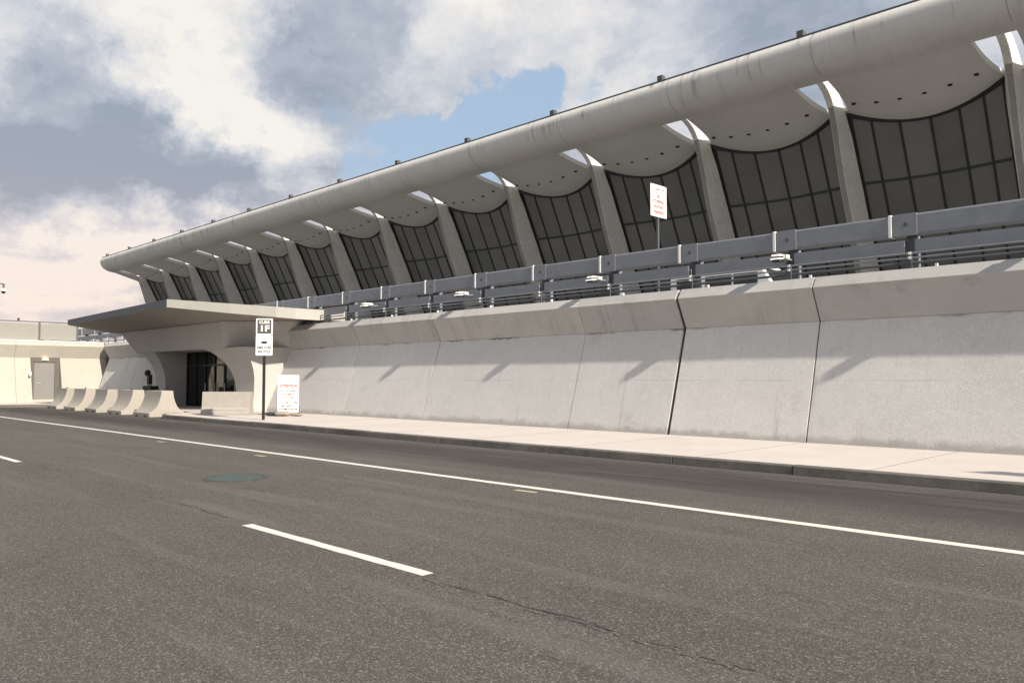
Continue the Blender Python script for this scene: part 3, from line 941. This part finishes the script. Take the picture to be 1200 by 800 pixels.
at = empty('attention_sign', (-27.55, 15.45, .15), R(47))
tag(at, 'white portable attention board with red heading held by sandbags', 'sign')
p = panel('sign_board', 'sign_white', at, .80, 1.42, .84, .015, 0, .03)
letters(p, 'ATTENTION', .15, 'ink_red', 1.13, -.003, .66)
for mt, z, wd_ in (('ink_green', .95, .58), ('ink_red', .82, .52), ('ink_green', .69, .48), ('ink_black', .50, .70), ('ink_black', .37, .48), ('ink_black', .25, .68)):
    print_line(p, mt, z, -.004, wd_, .062)
box('mark', 'ink_black', p, -.05, .05, -.004, -.001, 1.39, 1.41)
for s_ in (-1, 1):
    box('stand_leg', 'post_black', at, s_ * .38 - .03, s_ * .38 + .03, .034, .09, 0, .40)
    box('stand_foot', 'post_black', at, s_ * .38 - .035, s_ * .38 + .035, -.40, .45, 0, .05)


def sandbag(mat, loc, rz, sx_, sy_, sz_, label):
    r_ = random.Random(loc[0])
    rg = []
    for i in range(9):
        u_ = -1 + 2 * i / 8
        k_ = max(.18, (1 - abs(u_) ** 3.2) ** .5) * r_.uniform(.92, 1.08)
        rg.append([(u_ * sx_, math.cos(a * math.pi / 6) * sy_ * k_ * r_.uniform(.93, 1.07), sz_ * (.98 + math.sin(a * math.pi / 6) * k_ * r_.uniform(.9, 1.05) * .95)) for a in range(12)])
    o = MB().loft(rg).build('sandbag', mat, None, smooth=50)
    o.location = loc; o.rotation_euler = (0, 0, rz)
    tag(o, label, 'sandbag')


sandbag('sandbag_dark', (-27.75, 14.98, .152), R(60), .36, .17, .085, 'dark sandbag lying at the foot of the attention board')
sandbag('sandbag', (-27.36, 15.12, .152), R(40), .33, .18, .10, 'tan sandbag slumped across the base of the attention board')
sandbag('sandbag', (-27.02, 15.52, .152), R(20), .26, .13, .06, 'small flat tan sandbag beside the attention board')

ns = empty('parking_sign', (-13.78, 20.1, DECK), R(90))
tag(ns, 'white no stopping sign on a dark post above the guardrail', 'sign')
MB().box(-.035, .035, .012, .07, 0, 3.7).build('post', 'steel_grey_dark', ns)
p = panel('sign_plate', 'sign_pink', ns, .84, .98, 3.36, .03)
panel('sign_rim', 'post_black', p, .88, 1.02, 3.36, .03, .009, .002)
box('header_rule', 'ink_maroon', p, -.38, .38, -.004, -.001, 3.595, 3.61)
print_line(p, 'ink_red', 3.70, -.004, .58, .065)
for tx, z, wd_ in (('NO', 3.49, .18), ('STOPPING', 3.33, .58), ('WAITING', 3.17, .52), ('PARKING', 3.01, .54)):
    letters(p, tx, .13, 'ink_maroon', z, -.003, wd_)

# post beyond the frame whose shadow crosses the pavement
ps = empty('curb_sign', (1.5, 13.35, .15), R(52))
tag(ps, 'plain sign on a black post on the sidewalk facing the bare wall panels', 'sign')
MB().box(-.045, .045, .012, .075, 0, 3.1).build('post', 'post_black', ps)
panel('sign_plate', 'sign_back', ps, .60, 1.40, 2.45)

# ------------------------------------------------------------------ barriers
prof = [(.72, 0), (.72, .17), (.56, .25), (.42, .41), (.32, .63), (.26, .86), (.235, 1.07)]
sec = [(y, z) for y, z in prof] + [(-y, z) for y, z in prof[::-1]]
fb = empty('flared_barrier', (0, 0, 0))
bm_ = MB().prism(sec, -1.75, 0).mesh('body', 'barrier_conc', 35)
body = obj('body', bm_, fb, bevel=.015)
for x_ in (-1.45, -.55):
    box('lift_pocket', 'joint_dark', fb, x_, x_ + .25, -.723, -.62, .0, .07)
box('lifting_loop', 'post_black', fb, -.90, -.82, -.02, .02, 1.05, 1.13)
for i, x_ in enumerate((-33.2, -36.3, -39.4, -42.5, -45.6)):
    o = fb if i == 0 else copy_tree(fb)
    o.location = (x_, 13.12 + random.uniform(-.05, .05), 0.0); o.rotation_euler = (0, 0, R(random.uniform(-1.5, 1.5)))
    tag(o, 'flared concrete barrier with narrow top, one of the row before the entrance', 'barrier', 'flared barriers in a row by the entrance')
prof = [(.30, 0), (.30, .12), (.28, .15), (.24, .20), (.13, .36), (.10, .92)]
prof = [(.32, 0), (.32, .10), (.29, .13), (.29, .22), (.22, .28), (.17, .90)]
sec = [(y, z) for y, z in prof] + [(-y, z) for y, z in prof[::-1]]
jb = MB().prism(sec, -.95, .95).build('road_barrier', 'barrier_conc', None, bevel=.012)
jb.location = (-30.1, 14.25, .15); jb.rotation_euler = (0, 0, R(42))
tag(jb, 'single straight concrete barrier with stepped foot in front of the glass doorway', 'barrier')

# ------------------------------------------------------------------ small things
eq = empty('equipment_stand', (-40.8, 15.3, .15))
tag(eq, 'small black upright equipment stand behind the flared barriers', 'equipment')
box('base_box', 'black_rubber', eq, -.55, .50, -.2, .2, 0, 1.06, bevel=.02)
box('shelf', 'steel_light', eq, -.30, .14, -.22, .0, 1.062, 1.14)
MB().box(-.12, .07, -.12, .05, 1.142, 1.62).build('screen', 'black_rubber', eq, bevel=.01)
MB().tube((-.28, -.05, 1.142), (-.28, -.05, 1.60), .035).build('post', 'black_rubber', eq)
MB().lathe([(0, 1.55), (.13, 1.60), (.15, 1.72), (.10, 1.84), (0, 1.86)], 12, -.30, -.05).build('camera_head', 'black_rubber', eq, smooth=60)

dc = empty('camera_pole', (-50.5, 10.12, -.05))
tag(dc, 'white dome camera on a grey pole beside the annex', 'camera')
MB().tube((0, 0, 0), (0, 0, 7.0), .07, .05).build('pole', 'steel_grey_dark', dc)
MB().tube((0, 0, 6.8), (.25, .78, 6.8), .03).build('arm', 'steel_grey_dark', dc)
MB().tube((.25, .78, 6.8), (.25, .78, 6.55), .05).build('drop', 'steel_grey_dark', dc)
MB().lathe([(0, 6.58), (.08, 6.54), (.15, 6.44), (.15, 6.40), (0, 6.40)], 16, .25, .78).build('shroud', 'white_paint', dc, smooth=40)
MB().lathe([(.11, 6.40), (.10, 6.33), (.05, 6.27), (0, 6.26)], 16, .25, .78).build('dome', 'black_rubber', dc, smooth=60)

# white shuttle van waiting on the upper road
van = empty('shuttle_van', (-16.6, 30.0, DECK), 0)
tag(van, 'white van on the upper road glimpsed through the guardrail gaps', 'van')
side = [(-2.7, .35), (2.35, .35), (2.75, .55), (2.8, 1.15), (2.2, 1.35), (1.55, 2.35), (1.25, 2.55), (-2.55, 2.6), (-2.75, 2.45)]
MB().prism(side, -.98, .98, 'y').build('body', 'van_white', van, bevel=.06)
for s_ in (-1, 1):
    for a, c in ((-2.4, -1.1), (-1.0, .2), (.3, 1.35)):
        box('window', 'van_glass', van, a, c, s_ * .985 - .012, s_ * .985 + .012, 1.45, 2.2)
    for x_ in (-1.75, 1.75):
        w_ = MB().tube((x_, s_ * .80, .36), (x_, s_ * 1.0, .36), .36, n=20).build('wheel', 'black_rubber', van)
        MB().tube((x_, s_ * 1.001, .36), (x_, s_ * 1.015, .36), .2, n=16).build('rim', 'galv', w_)
    box('headlight', 'steel_light', van, 2.70, 2.80, s_ * .72 - .15, s_ * .72 + .15, .75, .95)
ws = MB().face
b_ = MB(); b_.loft([[(2.21, -.85, 1.42), (2.21, .85, 1.42), (1.62, .8, 2.30), (1.62, -.8, 2.30)], [(2.25, -.85, 1.44), (2.25, .85, 1.44), (1.66, .8, 2.32), (1.66, -.8, 2.32)]])
b_.build('windscreen', 'van_glass', van)
